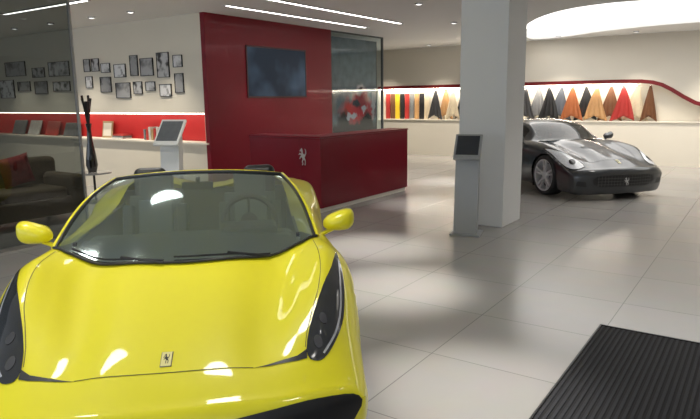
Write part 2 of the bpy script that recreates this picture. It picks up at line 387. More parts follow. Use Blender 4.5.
# books / magazines in red niche
def book(x, w, h, d, m, lean=0.0, label='', name='book', ry=0):
    e = empty(name, (x, YB+0.14, ZS))
    R = Matrix.Rotation(lean, 4, 'X') @ Matrix.Rotation(ry, 4, 'Y')
    MB().box((0, 0, h/2), (w, d, h), 0, R).obj('cover', m, e, bevel=.003)
    MB().box((0.004, 0, h/2+.003), (w-.01, d*.7, h), 0, R).obj('pages', WHT, e, smooth=False)
    return tag(e, label, 'book')
bm = [mat('cover_grey', (.18,.19,.2), .4, var=.7, vscale=12), mat('cover_red', (.5,.05,.04), .4, var=.5, vscale=12), mat('cover_white', (.6,.58,.55), .4, var=.4, vscale=12)]
for i, (x, w, h) in enumerate(((-14.72,.55,.34),(-14.05,.48,.34),(-13.3,.5,.32),(-12.55,.55,.30))):
    o = book(x, w, h, .02, bm[(i*2) % 3], -.35, 'large magazine with printed cover leaning in red niche', 'magazine')
    o['group'] = 'magazines in the red niche'
e = empty('framed_certificate', (-11.25, YB+0.16, ZS))
MB().box((0, 0, .17), (.34, .02, .34), 0, Matrix.Rotation(-.15, 4, 'X')).obj('frame', mat('tan_frame', (.45,.33,.18), .4), e, bevel=.004)
MB().box((0, -.012, .17), (.26, .004, .26), 0, Matrix.Rotation(-.15, 4, 'X')).obj('sheet', WHT, e, smooth=False)
tag(e, 'small framed certificate standing in red niche', 'picture')
for i in range(3):
    mb = MB().box((-10.75+i*.02, YB+.14, ZS+.014+i*.03), (.36-.03*i, .22, .028)); o = mb.obj('book', bm[(i+2) % 3], bevel=.003)
    tag(o, 'thin hardback lying flat in a small stack', 'book', 'stacked books in the red niche')
for i in range(7):
    o = MB().box((-9.9+i*.075, YB+.14, ZS+.1+.012*(i % 3)), (.05, .18, .2+.024*(i % 3)), 0).obj('book', bm[i % 3] if i != 3 else mat('cover_tan', (.4,.3,.15), .5, var=.2), bevel=.003)
    tag(o, 'upright hardback book on red niche shelf', 'book', 'upright books in the red niche')
tag(MB().box((-12.3, YB+.03, 1.51), (8.4, .02, .018)).obj('niche_light', mat('niche_fill_west', (1,1,1), .5, emit=(1,.88,.72), estr=9), smooth=False), 'thin warm glowing strip added to brighten the red shelf', 'light')  # glowing strip added to lift the red of the niche

# ------------------------------------------------------------ lounge: sofa, table, vase
e = empty('sofa', (-8.95, 4.12, 0))
MB().box((0.0, 0, .25), (.95, 2.3, .26)).obj('base', SOF, e, bevel=.03, seg=3)
MB().box((-.36, 0, .62), (.26, 2.3, .60)).obj('backrest', SOF, e, bevel=.08, seg=4)
for s in (-1, 1): MB().box((0.02, s*1.03, .45), (.98, .24, .48)).obj('armrest', SOF, e, bevel=.07, seg=4)
for s in (-1, 1): MB().box((.10, s*.455, .43), (.70, .89, .18)).obj('seat_cushion', SOF, e, bevel=.06, seg=4)
for sx in (-.40, .40):
    for sy in (-1.02, 1.02): MB().lathe([(.025, 0), (.02, .13)], 12, 0, Matrix.Translation((sx, sy, 0))).obj('leg', STEEL, e)
tag(e, 'low dark olive fabric two-seat sofa behind smoked glass', 'sofa')
def cushion(loc, rot, m, label):
    mb = MB(); N = 12; vs = []; fs = []
    for sgn in (1, -1):
        o = len(vs)
        for i in range(N+1):
            for j in range(N+1):
                u = i/N*2-1; v = j/N*2-1
                vs.append((u*.22*(1-.06*(1-v*v)), sgn*.075*(max(0, (1-u**4)*(1-v**4)))**.5, v*.22*(1-.06*(1-u*u))))
        for i in range(N):
            for j in range(N): fs.append((o+i*(N+1)+j, o+(i+1)*(N+1)+j, o+(i+1)*(N+1)+j+1, o+i*(N+1)+j+1))
    mb.add(vs, fs); o = mb.obj('cushion', m, loc=loc, rot=rot, ang=80); tag(o, label, 'cushion')
cushion((-9.02, 4.55, .77), (0.0, -.2, math.radians(84)), mat('red_patterned_cloth', (.26,.035,.03), .9, var=.8, vscale=14), 'red patterned cushion on dark sofa')
cushion((-9.02, 3.85, .77), (0.0, -.2, math.radians(92)), mat('tan_cloth', (.28,.20,.12), .9, var=.4, vscale=14), 'tan cushion on dark sofa')
e = empty('side_table', (-9.75, 6.25, 0))
MB().lathe([(0, .50), (.30, .50), (.30, .53), (0, .53)], 40).obj('table_top', mat('smoked_top', (.30,.30,.30), .15, coat=.5), e)
MB().lathe([(.02, .02), (.02, .50)], 12).obj('stem', BLK, e)
MB().lathe([(0, 0), (.20, 0), (.19, .015), (.03, .03)], 32).obj('foot', BLK, e)
tag(e, 'small round side table with slim black stem', 'table')
e = empty('vase', (-9.78, 6.25, .531))
MB().lathe([(0, 0), (.07, 0), (.10, .12), (.08, .32), (.045, .55), (.035, .75), (.055, .84), (.045, .84), (.03, .7), (0, .1)], 28, cap=False).obj('body', BLKG, e)
mb = MB()
for i in range(7):
    a = i*.9; r = .03+.014*(i % 3)
    mb.tube([(0, 0, .7), (r*.6*math.cos(a), r*.6*math.sin(a), 1.0), (r*1.6*math.cos(a+.4), r*1.6*math.sin(a+.4), 1.22+.05*(i % 3))], [.012, .012, .02], 6)
mb.obj('dried_stems', BLK, e)
tag(e, 'tall slim black vase with dark dried stems on table', 'vase')

# ------------------------------------------------------------ sample niche contents
cols = {'charcoal': (.04,.04,.043), 'black': (.015,.015,.016), 'brown': (.17,.07,.03), 'tan': (.50,.28,.12), 'grey': (.22,.22,.225), 'red': (.40,.03,.025), 'cream': (.62,.53,.38), 'rust': (.36,.11,.035), 'yellow': (.8,.58,.03), 'slate': (.09,.10,.12)}
cm = {k: mat('hide_'+k, v, .55, var=.15, vscale=20, bump=.2) for k, v in cols.items()}
def hide(x, c, w=.33, h=.84, top=1.96, dy=.12, ph=0, sk=0):
    e = empty('leather_hide', (x, YW+dy, top-h))
    vs = []; fs = []; NU, NV = 20, 12
    for j in range(NV+1):
        t = j/NV
        for i in range(NU+1):
            u = i/NU*2-1
            hw = w/2*(1-t)**.88+.02
            z = abs(((u*2.2+ph*.3) % 1)-.5)*2
            vs.append((u*hw+sk*(1-t)*t, -.04*z*(1-t), h*t+(1-t)*(.14*(1-abs(u-.15*((ph % 3)-1)))-.05)))
    for j in range(NV):
        for i in range(NU): fs.append((j*(NU+1)+i, j*(NU+1)+i+1, (j+1)*(NU+1)+i+1, (j+1)*(NU+1)+i))
    MB().add(vs, fs).obj('hide', cm[c], e, sol=.004)
    MB().lathe([(0, 0), (.012, 0), (.012, .02), (0, .02)], 12, 0, Matrix.Translation((0, 0, h-.005))).obj('clip', CHR, e)
    tag(e, '%s leather hide hanging in pleats from a clip' % c, 'leather sample', 'hanging leather hides')
for i, c in enumerate(['charcoal','grey','black','slate','rust','black','tan','brown','red','cream','brown']):
    hide(-5.66+i*.312, c, .57 if i < 10 else .36, dy=.09+.12*(i % 2), ph=i, sk=.10*((i*7) % 3-1))
for i, c in enumerate(['charcoal','tan','cream','black']): hide(-8.42+i*.28, c, .46, dy=.09+.12*(i % 2), ph=i)
for i, c in enumerate(['red','brown','yellow','black','red','grey','tan','black','cream']):
    e = MB().box((-10.15+i*.172, YW+.2, 1.47), (.155, .02, .78)).obj('leather_swatch', cm[c], bevel=.003)
    tag(e, '%s rectangular leather swatch panel in niche' % c, 'leather sample', 'leather swatch panels')
tag(MB().box((-6.6, YW+.02, 1.985), (7.5, .03, .02)).obj('niche_light', mat('niche_led', (1,1,1), .5, emit=(1,.92,.80), estr=48), smooth=False), 'thin warm LED strip hidden along the sample niche', 'light')

# ------------------------------------------------------------ CARS
def pchip(xs, ys, xq):
    xs = np.array(xs, float); ys = np.array(ys, float); h = np.diff(xs); d = np.diff(ys)/h; n = len(xs); m = np.zeros(n)
    for i in range(1, n-1):
        if d[i-1]*d[i] > 0:
            w1 = 2*h[i]+h[i-1]; w2 = h[i]+2*h[i-1]; m[i] = (w1+w2)/(w1/d[i-1]+w2/d[i])
    m[0] = d[0]; m[-1] = d[-1]; out = []
    for x in xq:
        i = min(max(int(np.searchsorted(xs, x, side='right')-1), 0), n-2); t = (x-xs[i])/h[i]
        out.append((1+2*t)*(1-t)**2*ys[i]+t*(1-t)**2*h[i]*m[i]+t*t*(3-2*t)*ys[i+1]+t*t*(t-1)*h[i]*m[i+1])
    return out

class Car:
    def __init__(c, secs, zmf, zmr, sweepf, sweepr, axles, R, hole=None, capf=.07, capr=.08):
        ss = sorted(secs)
        secs = {s: list(p)+[(p[-1][0]*.5, p[-1][1]), (0, p[-1][1])] for s, p in secs.items()}
        K = len(secs[ss[0]]); NS = 150; sub = 7
        sq = list(np.linspace(ss[0], ss[-1], NS))
        P = np.zeros((NS, K, 2))
        for k in range(K):
            for a in range(2): P[:, k, a] = pchip(ss, [secs[s][k][a] for s in ss], sq)
        def across(Q):
            pts = []; ts = []
            for k in range(K-1):
                p1 = Q[k]; p2 = Q[k+1]
                p0 = Q[k-1] if k > 0 else np.array((-Q[1][0], Q[1][1])); p3 = Q[k+2] if k+2 < K else Q[k+1]
                for j in range(sub):
                    t = j/sub
                    pts.append(.5*((2*p1)+(p2-p0)*t+(2*p0-5*p1+4*p2-p3)*t*t+(3*p1-p0-3*p2+p3)*t**3)); ts.append(k+t)
            pts.append(Q[-1]); ts.append(K-1.0); return np.array(pts), ts
        rows = []
        A, ts = across(P[0])
        for th in (90, 78, 64, 50, 36, 24, 12):
            th = math.radians(th); B = A.copy(); B[:, 1] = zmf+(A[:, 1]-zmf)*math.cos(th); B[:, 0] *= 1-.03*math.sin(th)
            rows.append((ss[0]-capf*math.sin(th), B))
        for i in range(NS): rows.append((sq[i], across(P[i])[0]))
        A, _ = across(P[-1])
        for th in (12, 24, 36, 50, 64, 78, 90):
            th = math.radians(th); B = A.copy(); B[:, 1] = zmr+(A[:, 1]-zmr)*math.cos(th); B[:, 0] *= 1-.04*math.sin(th)
            rows.append((ss[-1]+capr*math.sin(th), B))
        NT = len(ts); V = []; c.par = []
        L = ss[-1]
        for s, B in rows:
            for sg in (1, -1):
                rng = range(NT) if sg == 1 else range(1, NT)
                for j in rng:
                    y, z = B[j]; x = s
                    ff = max(0, 1-max(s, 0)/1.3); ff = ff*ff*(3-2*ff)
                    fr = min(1, max(0, (s-L+.9)/.9)); fr = fr*fr*(3-2*fr)
                    q = (abs(y)/.95)**2.6
                    x += sweepf*q*ff - sweepr*q*fr
                    V.append([x, sg*y, z]); c.par.append((s, ts[j], sg))
        W = 2*NT-1
        def idx(r, j, sg): return r*W+(j if (sg == 1 or j == 0) else NT+j-1)
        F = []
        for r in range(len(rows)-1):
            for sg in (1, -1):
                for j in range(NT-1):
                    q = (idx(r, j, sg), idx(r+1, j, sg), idx(r+1, j+1, sg), idx(r, j+1, sg))
                    F.append((q, rows[r][0], ts[j], sg) if sg == -1 else (tuple(reversed(q)), rows[r][0], ts[j], sg))
        c.bvh = BVHTree.FromPolygons([Vector(v) for v in V], [f[0] for f in F])
        keep = []
        for q, s, t, sg in F:
            ctr = np.mean([V[i] for i in q], axis=0)
            if hole and hole[0] <= s <= hole[1] and t < hole[2]: continue
            if t >= 4 and abs(ctr[1]) > .55:
                if any(math.hypot(ctr[0]-ax, ctr[2]-az) < R for ax, az in axles): continue
                if any(abs(ctr[0]-ax) < R*.97 and ctr[2] < az for ax, az in axles): continue
            keep.append(q)
        from collections import Counter
        ec = Counter()
        for q in keep:
            for a, b2 in zip(q, q[1:]+q[:1]): ec[tuple(sorted((a, b2)))] += 1
        bd = {v for ed, n2 in ec.items() if n2 == 1 for v in ed}
        for v in bd:
            x, y, z = V[v]
            for ax, az in axles:
                d = math.hypot(x-ax, z-az)
                if d < R*1.14 and abs(y) > .6 and z > az-.02 and c.par[v][1] > 3.6:
                    V[v][0] = ax+(x-ax)/d*R; V[v][2] = az+(z-az)/d*R
                elif z <= az-.02 and abs(abs(x-ax)-R) < .06 and abs(y) > .6 and c.par[v][1] > 3.6:
                    V[v][0] = ax+math.copysign(R, x-ax)
        used = sorted({i for q in keep for i in q}); mp = {o: n2 for n2, o in enumerate(used)}
        c.V = [tuple(V[i]) for i in used]; c.F = [tuple(mp[i] for i in q) for q in keep]
    def hit(c, ax, a, b):
        a += .0003; b += .0003
        if ax == 'z': o, d = Vector((a, b, 3)), Vector((0, 0, -1))
        elif ax == 'x': o, d = Vector((-2, a, b)), Vector((1, 0, 0))
        elif ax == 'r': o, d = Vector((7, a, b)), Vector((-1, 0, 0))
        else: o, d = Vector((a, 3*ax, b)), Vector((0, -ax, 0))
        h, nrm, _, _ = c.bvh.ray_cast(o, d)
        if h is None: return None
        if nrm.dot(d) > 0: nrm = -nrm
        return h, nrm
    def cast(c, ax, px, py, sg):
        if ax == 'z': return c.hit('z', px, py*sg)
        if ax in ('x', 'r'): return c.hit(ax, px*sg, py)
        return c.hit(sg, px, py)
    def patch(c, mb, poly, ax='z', off=.004, res=.02, mi=0, sides=(1, -1)):
        for sg in sides:
            bp = []
            n = len(poly)
            for i in range(n):
                p = Vector(poly[i]); q = Vector(poly[(i+1) % n]); k = max(1, int((q-p).length/res))
                for j in range(k): bp.append(p.lerp(q, j/k))
            xs = [p.x for p in bp]; ys = [p.y for p in bp]; nb = len(bp)
            pts = list(bp); x = min(xs)+res*.5
            def inside(px, py):
                r = False
                for i in range(nb):
                    a = bp[i]; b2 = bp[i-1]
                    if (a.y > py) != (b2.y > py) and px < (b2.x-a.x)*(py-a.y)/(b2.y-a.y)+a.x: r = not r
                return r
            while x < max(xs):
                y = min(ys)+res*.5
                while y < max(ys):
                    if inside(x, y): pts.append(Vector((x, y)))
                    y += res
                x += res
            vv, ee, ffs, *_ = delaunay_2d_cdt(pts, [], [list(range(nb))], 1, 1e-5)
            out = []; last = None
            for p in vv:
                h = c.cast(ax, p.x, p.y, sg) or last
                last = h
                out.append(tuple(h[0]+h[1]*off) if h else (0, 0, .3))
            mb.add(out, [tuple(f) for f in ffs], mi)
        return mb
    def ribbon(c, mb, pts, w=.006, ax='z', off=.002, sides=(1, -1), mi=0, step=.02):
        P = []
        for i in range(len(pts)-1):
            p = Vector(pts[i]); q = Vector(pts[i+1]); k = max(1, int((q-p).length/step))
            for j in range(k): P.append(p.lerp(q, j/k))
        P.append(Vector(pts[-1]))
        for sg in sides:
            vs = []; fs = []
            for i, p in enumerate(P):
                t = P[min(i+1, len(P)-1)]-P[max(i-1, 0)]; t.normalize(); nn = Vector((-t.y, t.x))*w/2
                row = [c.cast(ax, q.x, q.y, sg) for q in (p+nn, p-nn)]
                if None in row: continue
                for h in row: vs.append(tuple(h[0]+h[1]*off))
                if len(vs) >= 4: k = len(vs); fs.append((k-4, k-3, k-1, k-2))
            mb.add(vs, fs, mi)
        return mb
    def pp(c, e, name, poly, m, ax='z', off=.004, sides=(1, -1), res=.02):
        for sg in sides:
            o = c.patch(MB(), poly, ax, off, res, 0, (sg,)).obj(name, m, e, ang=80)
        return o
    def gap(c, e, pts, w=.007, ax='z', sides=(1, -1), m=None, name='panel_gap'):
        for sg in sides: c.ribbon(MB(), pts, w, ax, .002, (sg,)).obj(name, m or BLK, e, ang=80)

def catline(P, n=5):
    out = []
    for i in range(len(P)-1):
        p0, p1, p2, p3 = (Vector(P[min(max(i+d, 0), len(P)-1)]) for d in (-1, 0, 1, 2))
        for j in range(n):
            t = j/n; q = 0.5*((2*p1)+(p2-p0)*t+(2*p0-5*p1+4*p2-p3)*t*t+(3*p1-p0-3*p2+p3)*t**3); out.append((q.x, q.y))
    out.append(tuple(P[-1])); return out

def add_wheels(e, axles, yo, tr, rimm):
    for ax, az in axles:
        for sg in (1, -1):
            M = Matrix.Translation((ax, sg*yo, az)) @ Matrix.Rotation(-sg*math.pi/2, 4, 'X')
            w = .26
            rr = tr*.78
            t = MB().lathe([(rr, -w), (tr*.93, -w), (tr*.985, -w*.93), (tr, -w*.8), (tr, -w*.2), (tr*.985, -.02), (tr*.93, 0), (rr+.01, -.002), (rr, -.02)], 56, 0, M, cap=False)
            to = t.obj('wheel', RUB, e)
            rb = MB().lathe([(rr+.004, -w), (rr-.012, -w+.02), (rr-.03, -.12), (rr-.015, -.012), (rr+.006, -.004), (rr+.006, -.02)], 56, 0, M, cap=False)
            rb.lathe([(0, -.012), (.05, -.014), (.07, -.03), (.07, -.08), (0, -.08)], 32, 0, M, cap=False)
            for i in range(10):
                an = 2*math.pi*i/10+(.16 if i % 2 else -.16)*0.9
                A = M @ Matrix.Rotation(an, 4, 'Z')
                rb.add([(.05, -.018, -.03), (.05, .018, -.03), (rr-.01, .015, -.012), (rr-.01, -.015, -.012), (.05, -.014, -.065), (.05, .014, -.065), (rr-.01, .010, -.045), (rr-.01, -.010, -.045)],
                       [(0,1,2,3), (4,7,6,5), (0,4,5,1), (1,5,6,2), (2,6,7,3), (3,7,4,0)], 0, A)
            rb.obj('rim', rimm, to, ang=40)
            MB().lathe([(.06, -.10), (.19, -.10), (.19, -.125), (.06, -.125)], 40, 0, M, cap=False).lathe([(0, -.13), (rr-.03, -.13), (rr-.03, -.14), (0, -.14)], 40, 1, M, cap=False).obj('brake_disc', [STEEL, BLK], to)

def arch_liners(e, axles, yo, R):
    for ax, az in axles:
        for sg in (1, -1):
            mb = MB(); vs = []; N = 24
            for i in range(N+1):
                a = math.pi*i/N
                for y in (yo-.02, yo-.36): vs.append((ax+R*math.cos(a), sg*y, az+R*math.sin(a)))
            fs = [(2*i, 2*i+2, 2*i+3, 2*i+1) for i in range(N)]
            fs.append(tuple(2*i+1 for i in range(N+1)))
            mb.add(vs, fs)
            mb.box((ax+R+.005, sg*(yo-.2), az/2+.06), (.01, .34, az-.12)); mb.box((ax-R-.005, sg*(yo-.2), az/2+.06), (.01, .34, az-.12))
            mb.obj('wheel_arch', BLK, e)

def mirror_part(e, x, y, z, m, sc=1):
    for sg in (1, -1):
        vs = []; fs = []; NU, NV = 24, 14
        for i in range(NV+1):
            t = math.pi*i/NV
            for j in range(NU):
                p = 2*math.pi*j/NU
                X = -math.cos(t); r = math.sin(t)**.8
                xx = X*.085 if X < 0 else X*.035
                cy = math.copysign(abs(math.cos(p))**.75, math.cos(p)); cz = math.copysign(abs(math.sin(p))**.75, math.sin(p))
                yy = r*cy*.105; zz = r*cz*(.066+.018*cy*sg)+.018*cy*sg*r
                vs.append((xx*sc, yy*sc, zz*sc))
        for i in range(NV):
            for j in range(NU): fs.append((i*NU+j, i*NU+(j+1) % NU, (i+1)*NU+(j+1) % NU, (i+1)*NU+j))
        M = Matrix.Translation((x, sg*y, z))
        mb = MB().add(vs, fs, 0, M)
        o = mb.obj('wing_mirror', m, e, ang=80)
        MB().tube([(x+.03, sg*(y-.20), z-.13), (x+.01, sg*(y-.13), z-.10), (x-.01, sg*(y-.04), z-.05)], [.03, .022, .03], 10, flat=.55).obj('mirror_stalk', m, o)
        MB().lathe([(0, 0), (.085, 0)], 24, 0, M @ Matrix.Translation((.038*sc, 0, 0)) @ Matrix.Rotation(math.pi/2, 4, 'Y') @ Matrix.Diagonal((.6, 1, 1, 1))).obj('mirror_glass', CHR, o)

def car_seat(e, y, x=2.12, m=LEA, mc=LEAG, s=1.0):
    mb = MB()
    mb.box((x, y, .43), (.50, .46, .16)); mb.box((x-.02, y-.21, .50), (.44, .08, .14)); mb.box((x-.02, y+.21, .50), (.44, .08, .14))
    R = Matrix.Translation((x+.22, y, .50)) @ Matrix.Rotation(math.radians(16), 4, 'Y')
    mb.box((.02, 0, .27), (.12, .40, .54), 0, R); mb.box((-.03, -.20, .26), (.15, .08, .40), 0, R); mb.box((-.03, .20, .26), (.15, .08, .40), 0, R)
    mb.box((0.01, 0, .60*s), (.10, .25, .20), 0, R)
    mb.box((-.045, 0, .28), (.03, .26, .44), 1, R)
    mb.obj('seat', [m, mc], e, bevel=.045, seg=4)

def emblem(c, e, x, y0, w, ax='z', z=None):
    if ax == 'z':
        h = w*1.8
        o = c.patch(MB(), [(x-h/2, -w/2), (x+h/2, -w/2), (x+h/2, w/2), (x-h/2, w/2)], 'z', .003, .02, 0, (1,)).obj('badge', mat('badge_rim', (.30, .28, .22), .3, .5, var=.03), e, sol=.002)
        g = .003
        c.patch(MB(), [(x-h/2+g, -w/2+g), (x+h/2-g, -w/2+g), (x+h/2-g, w/2-g), (x-h/2+g, w/2-g)], 'z', .006, .02, 0, (1,)).obj('badge_face', mat('badge_cream', (.80, .72, .30), .3, coat=1, var=.03), o)
        k = (h-.03)/1.3
        c.patch(MB(), [(x-h/2+.015+c2*k, (.5-a)*(w-.020)) for a, c2 in HORSE], 'z', .008, .05, 0, (1,)).obj('horse', BLK, o, smooth=False)
    else:
        mh = MB(); h = c.hit('x', 0.01, z); xx = (h[0].x if h else -.06)-.012
        mh.prism(HORSE, lambda a, c2: (xx, (.5-a)*w, z-w*.6+c2*w), lambda a, c2: (xx-.006, (.5-a)*w, z-w*.6+c2*w))
        mh.obj('horse_emblem', SIL, e, smooth=False)

# ---- yellow open sports car
NOSE = (-1.965, 1.465, 0); ANG = math.radians(133.0)
Y = empty('sports_car', NOSE, ANG)
tag(Y, 'glossy yellow open-top two-seat sports car', 'car')
secs = {
0.0: [(0,.515),(.25,.515),(.45,.505),(.66,.495),(.82,.465),(.90,.40),(.91,.30),(.88,.2),(.78,.12)],
.12: [(0,.572),(.25,.570),(.44,.553),(.62,.555),(.79,.54),(.90,.46),(.915,.33),(.89,.2),(.78,.12)],
.30: [(0,.635),(.25,.63),(.43,.602),(.59,.632),(.755,.648),(.90,.55),(.93,.38),(.90,.2),(.79,.12)],
.65: [(0,.725),(.25,.72),(.48,.680),(.63,.748),(.775,.808),(.92,.70),(.96,.48),(.93,.22),(.82,.13)],
1.05: [(0,.825),(.28,.82),(.53,.775),(.67,.835),(.80,.893),(.94,.77),(.972,.52),(.95,.25),(.85,.13)],
1.4: [(0,.92),(.28,.915),(.5,.895),(.66,.88),(.78,.888),(.90,.80),(.95,.55),(.93,.27),(.85,.13)],
1.9: [(0,.95),(.28,.95),(.5,.94),(.66,.92),(.76,.905),(.87,.82),(.93,.60),(.92,.3),(.85,.13)],
2.5: [(0,.97),(.28,.97),(.5,.97),(.66,.95),(.75,.93),(.88,.86),(.95,.62),(.94,.3),(.86,.13)],
2.9: [(0,1.03),(.28,1.09),(.48,1.17),(.62,1.08),(.78,.97),(.93,.89),(.975,.62),(.95,.3),(.86,.14)],
3.4: [(0,.99),(.28,1.03),(.48,1.09),(.64,1.02),(.79,.98),(.94,.92),(.98,.65),(.96,.3),(.86,.15)],
3.9: [(0,.92),(.28,.93),(.5,.95),(.66,.95),(.80,.94),(.92,.86),(.95,.65),(.93,.35),(.84,.18)],
4.38: [(0,.86),(.28,.86),(.5,.86),(.66,.87),(.78,.86),(.86,.78),(.88,.6),(.87,.38),(.78,.22)]}
axY = [(1.08, .345), (3.73, .345)]
c = Car(secs, .40, .6, .28, .2, axY, .375, hole=(1.36, 2.78, 3.0))
mb = MB().add(c.V, c.F); mb.obj('body', YEL, Y, ang=60)
add_wheels(Y, axY, .945, .345, ALU); arch_liners(Y, axY, .94, .375)
MB().box((2.25, 0, .17), (3.9, 1.5, .08)).obj('underbody', BLK, Y, smooth=False)
HL = catline([(1.06,.868),(.84,.815),(.64,.74),(.50,.685),(.38,.645),(.28,.625)], 3)[:-1]+catline([(.28,.625),(.235,.640),(.24,.69),(.30,.74),(.40,.79),(.52,.832),(.68,.862),(.87,.876),(1.06,.868)], 3)[:-1]
LEDM = mat('lamp_internals', (.07,.07,.075), .25, .3)
LEDB = mat('led_strip_bright', (.45,.46,.48), .25, .3)
for sg in (1, -1):
    o = c.pp(Y, 'headlight', HL, LENS, sides=(sg,))
    c.ribbon(MB(), catline([(.275, .705), (.40, .775), (.60, .83), (.96, .867)]), .009, 'z', .006, (sg,)).obj('light_strip', LEDB, o)
    for cx, cy, r in ((.33, .685, .026), (.46, .725, .024)):
        c.pp(o, 'projector', [(cx+r*1.3*math.cos(a*.5236), cy+r*.8*math.sin(a*.5236)) for a in range(12)], LEDM, 'z', .006, (sg,))
c.pp(Y, 'bonnet_vent', [(.178,.38),(.202,.48),(.222,.58),(.24,.625),(.29,.628),(.25,.58),(.218,.48)], BLK, 'z', .003)
c.gap(Y, catline([(.180,-.38),(.162,-.2),(.157,0),(.162,.2),(.180,.38)]), .0045, sides=(1,), m=YLINE); c.gap(Y, [(1.06,.868),(1.15,.85),(1.30,.80)], .004, m=YLINE)
c.gap(Y, catline([(.30,.622),(.40,.642),(.52,.68),(.66,.725),(.84,.755),(1.05,.76),(1.26,.752)]), .0035, m=YLINE)
c.gap(Y, [(1.52,.17),(1.50,.5),(1.54,.8),(1.62,.84)], .007, 1); c.gap(Y, [(2.55,.2),(2.6,.5),(2.58,.85)], .007, 1)
GY = catline([(0,.20),(0,.425)], 3)[:-1]+catline([(0,.425),(.15,.437),(.32,.456),(.50,.466),(.66,.462),(.82,.43),(.86,.36),(.72,.20)], 3)
c.pp(Y, 'front_grille', GY, BLK, 'x')
c.pp(Y, 'splitter', [(-.78,.13),(.78,.13),(.76,.17),(-.76,.17)], BLK, 'x', .006, (1,))
emblem(c, Y, .235, 0, .05)
c.pp(Y, 'side_intake', [(2.95,.55),(3.2,.56),(3.35,.72),(3.1,.78)], BLK, 1, .003)
for sg in (1, -1):
    T = Matrix.Translation((4.45, sg*.62, .72)) @ Matrix.Rotation(math.pi/2, 4, 'Y')
    MB().lathe([(.07, 0), (.085, 0), (.085, .02), (.07, .02)], 32, 0, T, cap=False).lathe([(0, .01), (.07, .01)], 32, 1, T, cap=False).obj('tail_light', [BLK, REDN], Y)
def ws(a, t, bulge=.045):
    ab = abs(a)
    yb = .785*a; xb = 1.07+.27*ab**2.2; h = c.hit('z', xb, yb); zb = h[0].z+.006
    yt = .61*a; xt = 2.18+.10*ab**2; zt = 1.232-.05*ab**2.2
    s = math.sin(math.pi*t)
    return Vector((xb+(xt-xb)*t-.25*bulge*s, yb+(yt-yb)*t+.02*a*s, zb+(zt-zb)*t+bulge*s))
NA, NTT = 32, 14
vs = [ws(-1+2*i/NA, j/NTT) for j in range(NTT+1) for i in range(NA+1)]
fs = [(j*(NA+1)+i, j*(NA+1)+i+1, (j+1)*(NA+1)+i+1, (j+1)*(NA+1)+i) for j in range(NTT) for i in range(NA)]
MB().add(vs, fs).obj('windscreen', WSH, Y, ang=80)
mb = MB()
for sg in (1, -1): mb.tube([ws(sg, j/NTT)+Vector((.01, sg*.004, 0)) for j in range(NTT+1)], .014, 10, flat=.9)
mb.tube([ws(-1+2*i/NA, 1)+Vector((.014, 0, 0)) for i in range(NA+1)], .011, 10)
mb.obj('windscreen_frame', YEL, Y, ang=80)
mb = MB()
mb.tube([ws(-1+2*i/NA, .005)+Vector((-.010, 0, .003)) for i in range(NA+1)], .009, 8)
for sg in (1, -1): mb.tube([ws(sg*.98, j/NTT)+Vector((0, 0, .004)) for j in range(NTT+1)], .009, 8)
mb.tube([ws(-.98+1.96*i/NA, .98)+Vector((0, 0, .003)) for i in range(NA+1)], .012, 8)
mb.obj('windscreen_seal', BLK, Y, ang=80)
N = 24
poly = [(1.09+.27*abs(-1+2*i/N)**2.2, .765*(-1+2*i/N)) for i in range(N+1)]+[(1.5, .70), (1.5, -.70)]
c.pp(Y, 'dashboard_top', poly, LEA, 'z', .003, (1,), .03)
for a0, a1 in ((.15, .85), (-.62, .08)):
    pts = [ws(a0+(a1-a0)*i/8, .01+.025*math.sin(i/8*1.5))+Vector((-.010, 0, .012)) for i in range(9)]
    mb = MB().tube(pts, .006, 6); mb.tube([ws(a0, .0)+Vector((-.02, 0, .008)), ws(a0+(a1-a0)*.45, .03)+Vector((-.010, 0, .02))], .008, 6)
    mb.obj('wiper', BLK, Y)
MB().box((2.04, 0, 1.145), (.03, .22, .06)).box((2.09, 0, 1.18), (.08, .03, .04)).obj('rear_view_mirror', BLK, Y, bevel=.01)
tub = MB()
tub.box((2.08, 0, .33), (1.7, 1.34, .04)); tub.box((2.08, .665, .62), (1.5, .02, .60)); tub.box((2.08, -.665, .62), (1.5, .02, .60)); tub.box((2.82, 0, .66), (.06, 1.34, .72)); tub.box((1.3, 0, .55), (.04, 1.34, .5))
tub.obj('cockpit_tub', LEA, Y, smooth=False)
MB().box((1.52, 0, .80), (.28, 1.30, .20)).box((1.95, 0, .50), (.9, .24, .22)).obj('dashboard', LEAG, Y, bevel=.05, seg=3)
MB().box((1.56, -.36, .92), (.22, .36, .07)).obj('instrument_hood', LEA, Y, bevel=.03, seg=3)
for sg in (1, -1):
    MB().box((2.74, sg*.44, 1.08), (.12, .26, .26)).obj('roll_hoop', BLK, Y, bevel=.055, seg=5)
mb = MB(); ring = []
R = Matrix.Translation((1.80, -.36, .92)) @ Matrix.Rotation(math.radians(-68), 4, 'Y')
for i in range(28):
    a = 2*math.pi*i/28; ring.append(R @ Vector((.175*math.cos(a), .18*math.sin(a), 0)))
mb.tube(ring, .018, 8, closed=True)
for a in (0, 2.4, -2.4): mb.tube([R @ Vector((0, 0, -.03)), R @ Vector((.175*math.cos(a), .18*math.sin(a), 0))], .016, 6, flat=.6)
mb.lathe([(0, 0), (.06, 0), (.05, -.04), (0, -.05)], 20, 0, R)
mb.tube([R @ Vector((0, 0, -.03)), R @ Vector((0.0, 0, -.25))], .03, 8)
mb.obj('steering_wheel', LEA, Y)
SEATG = mat('seat_insert', (.20, .225, .235), .5, var=.1, vscale=30)
car_seat(Y, .36, 2.12, LEAG, SEATG); car_seat(Y, -.36, 2.12, LEAG, SEATG)
mirror_part(Y, 1.54, .95, .95, YEL)

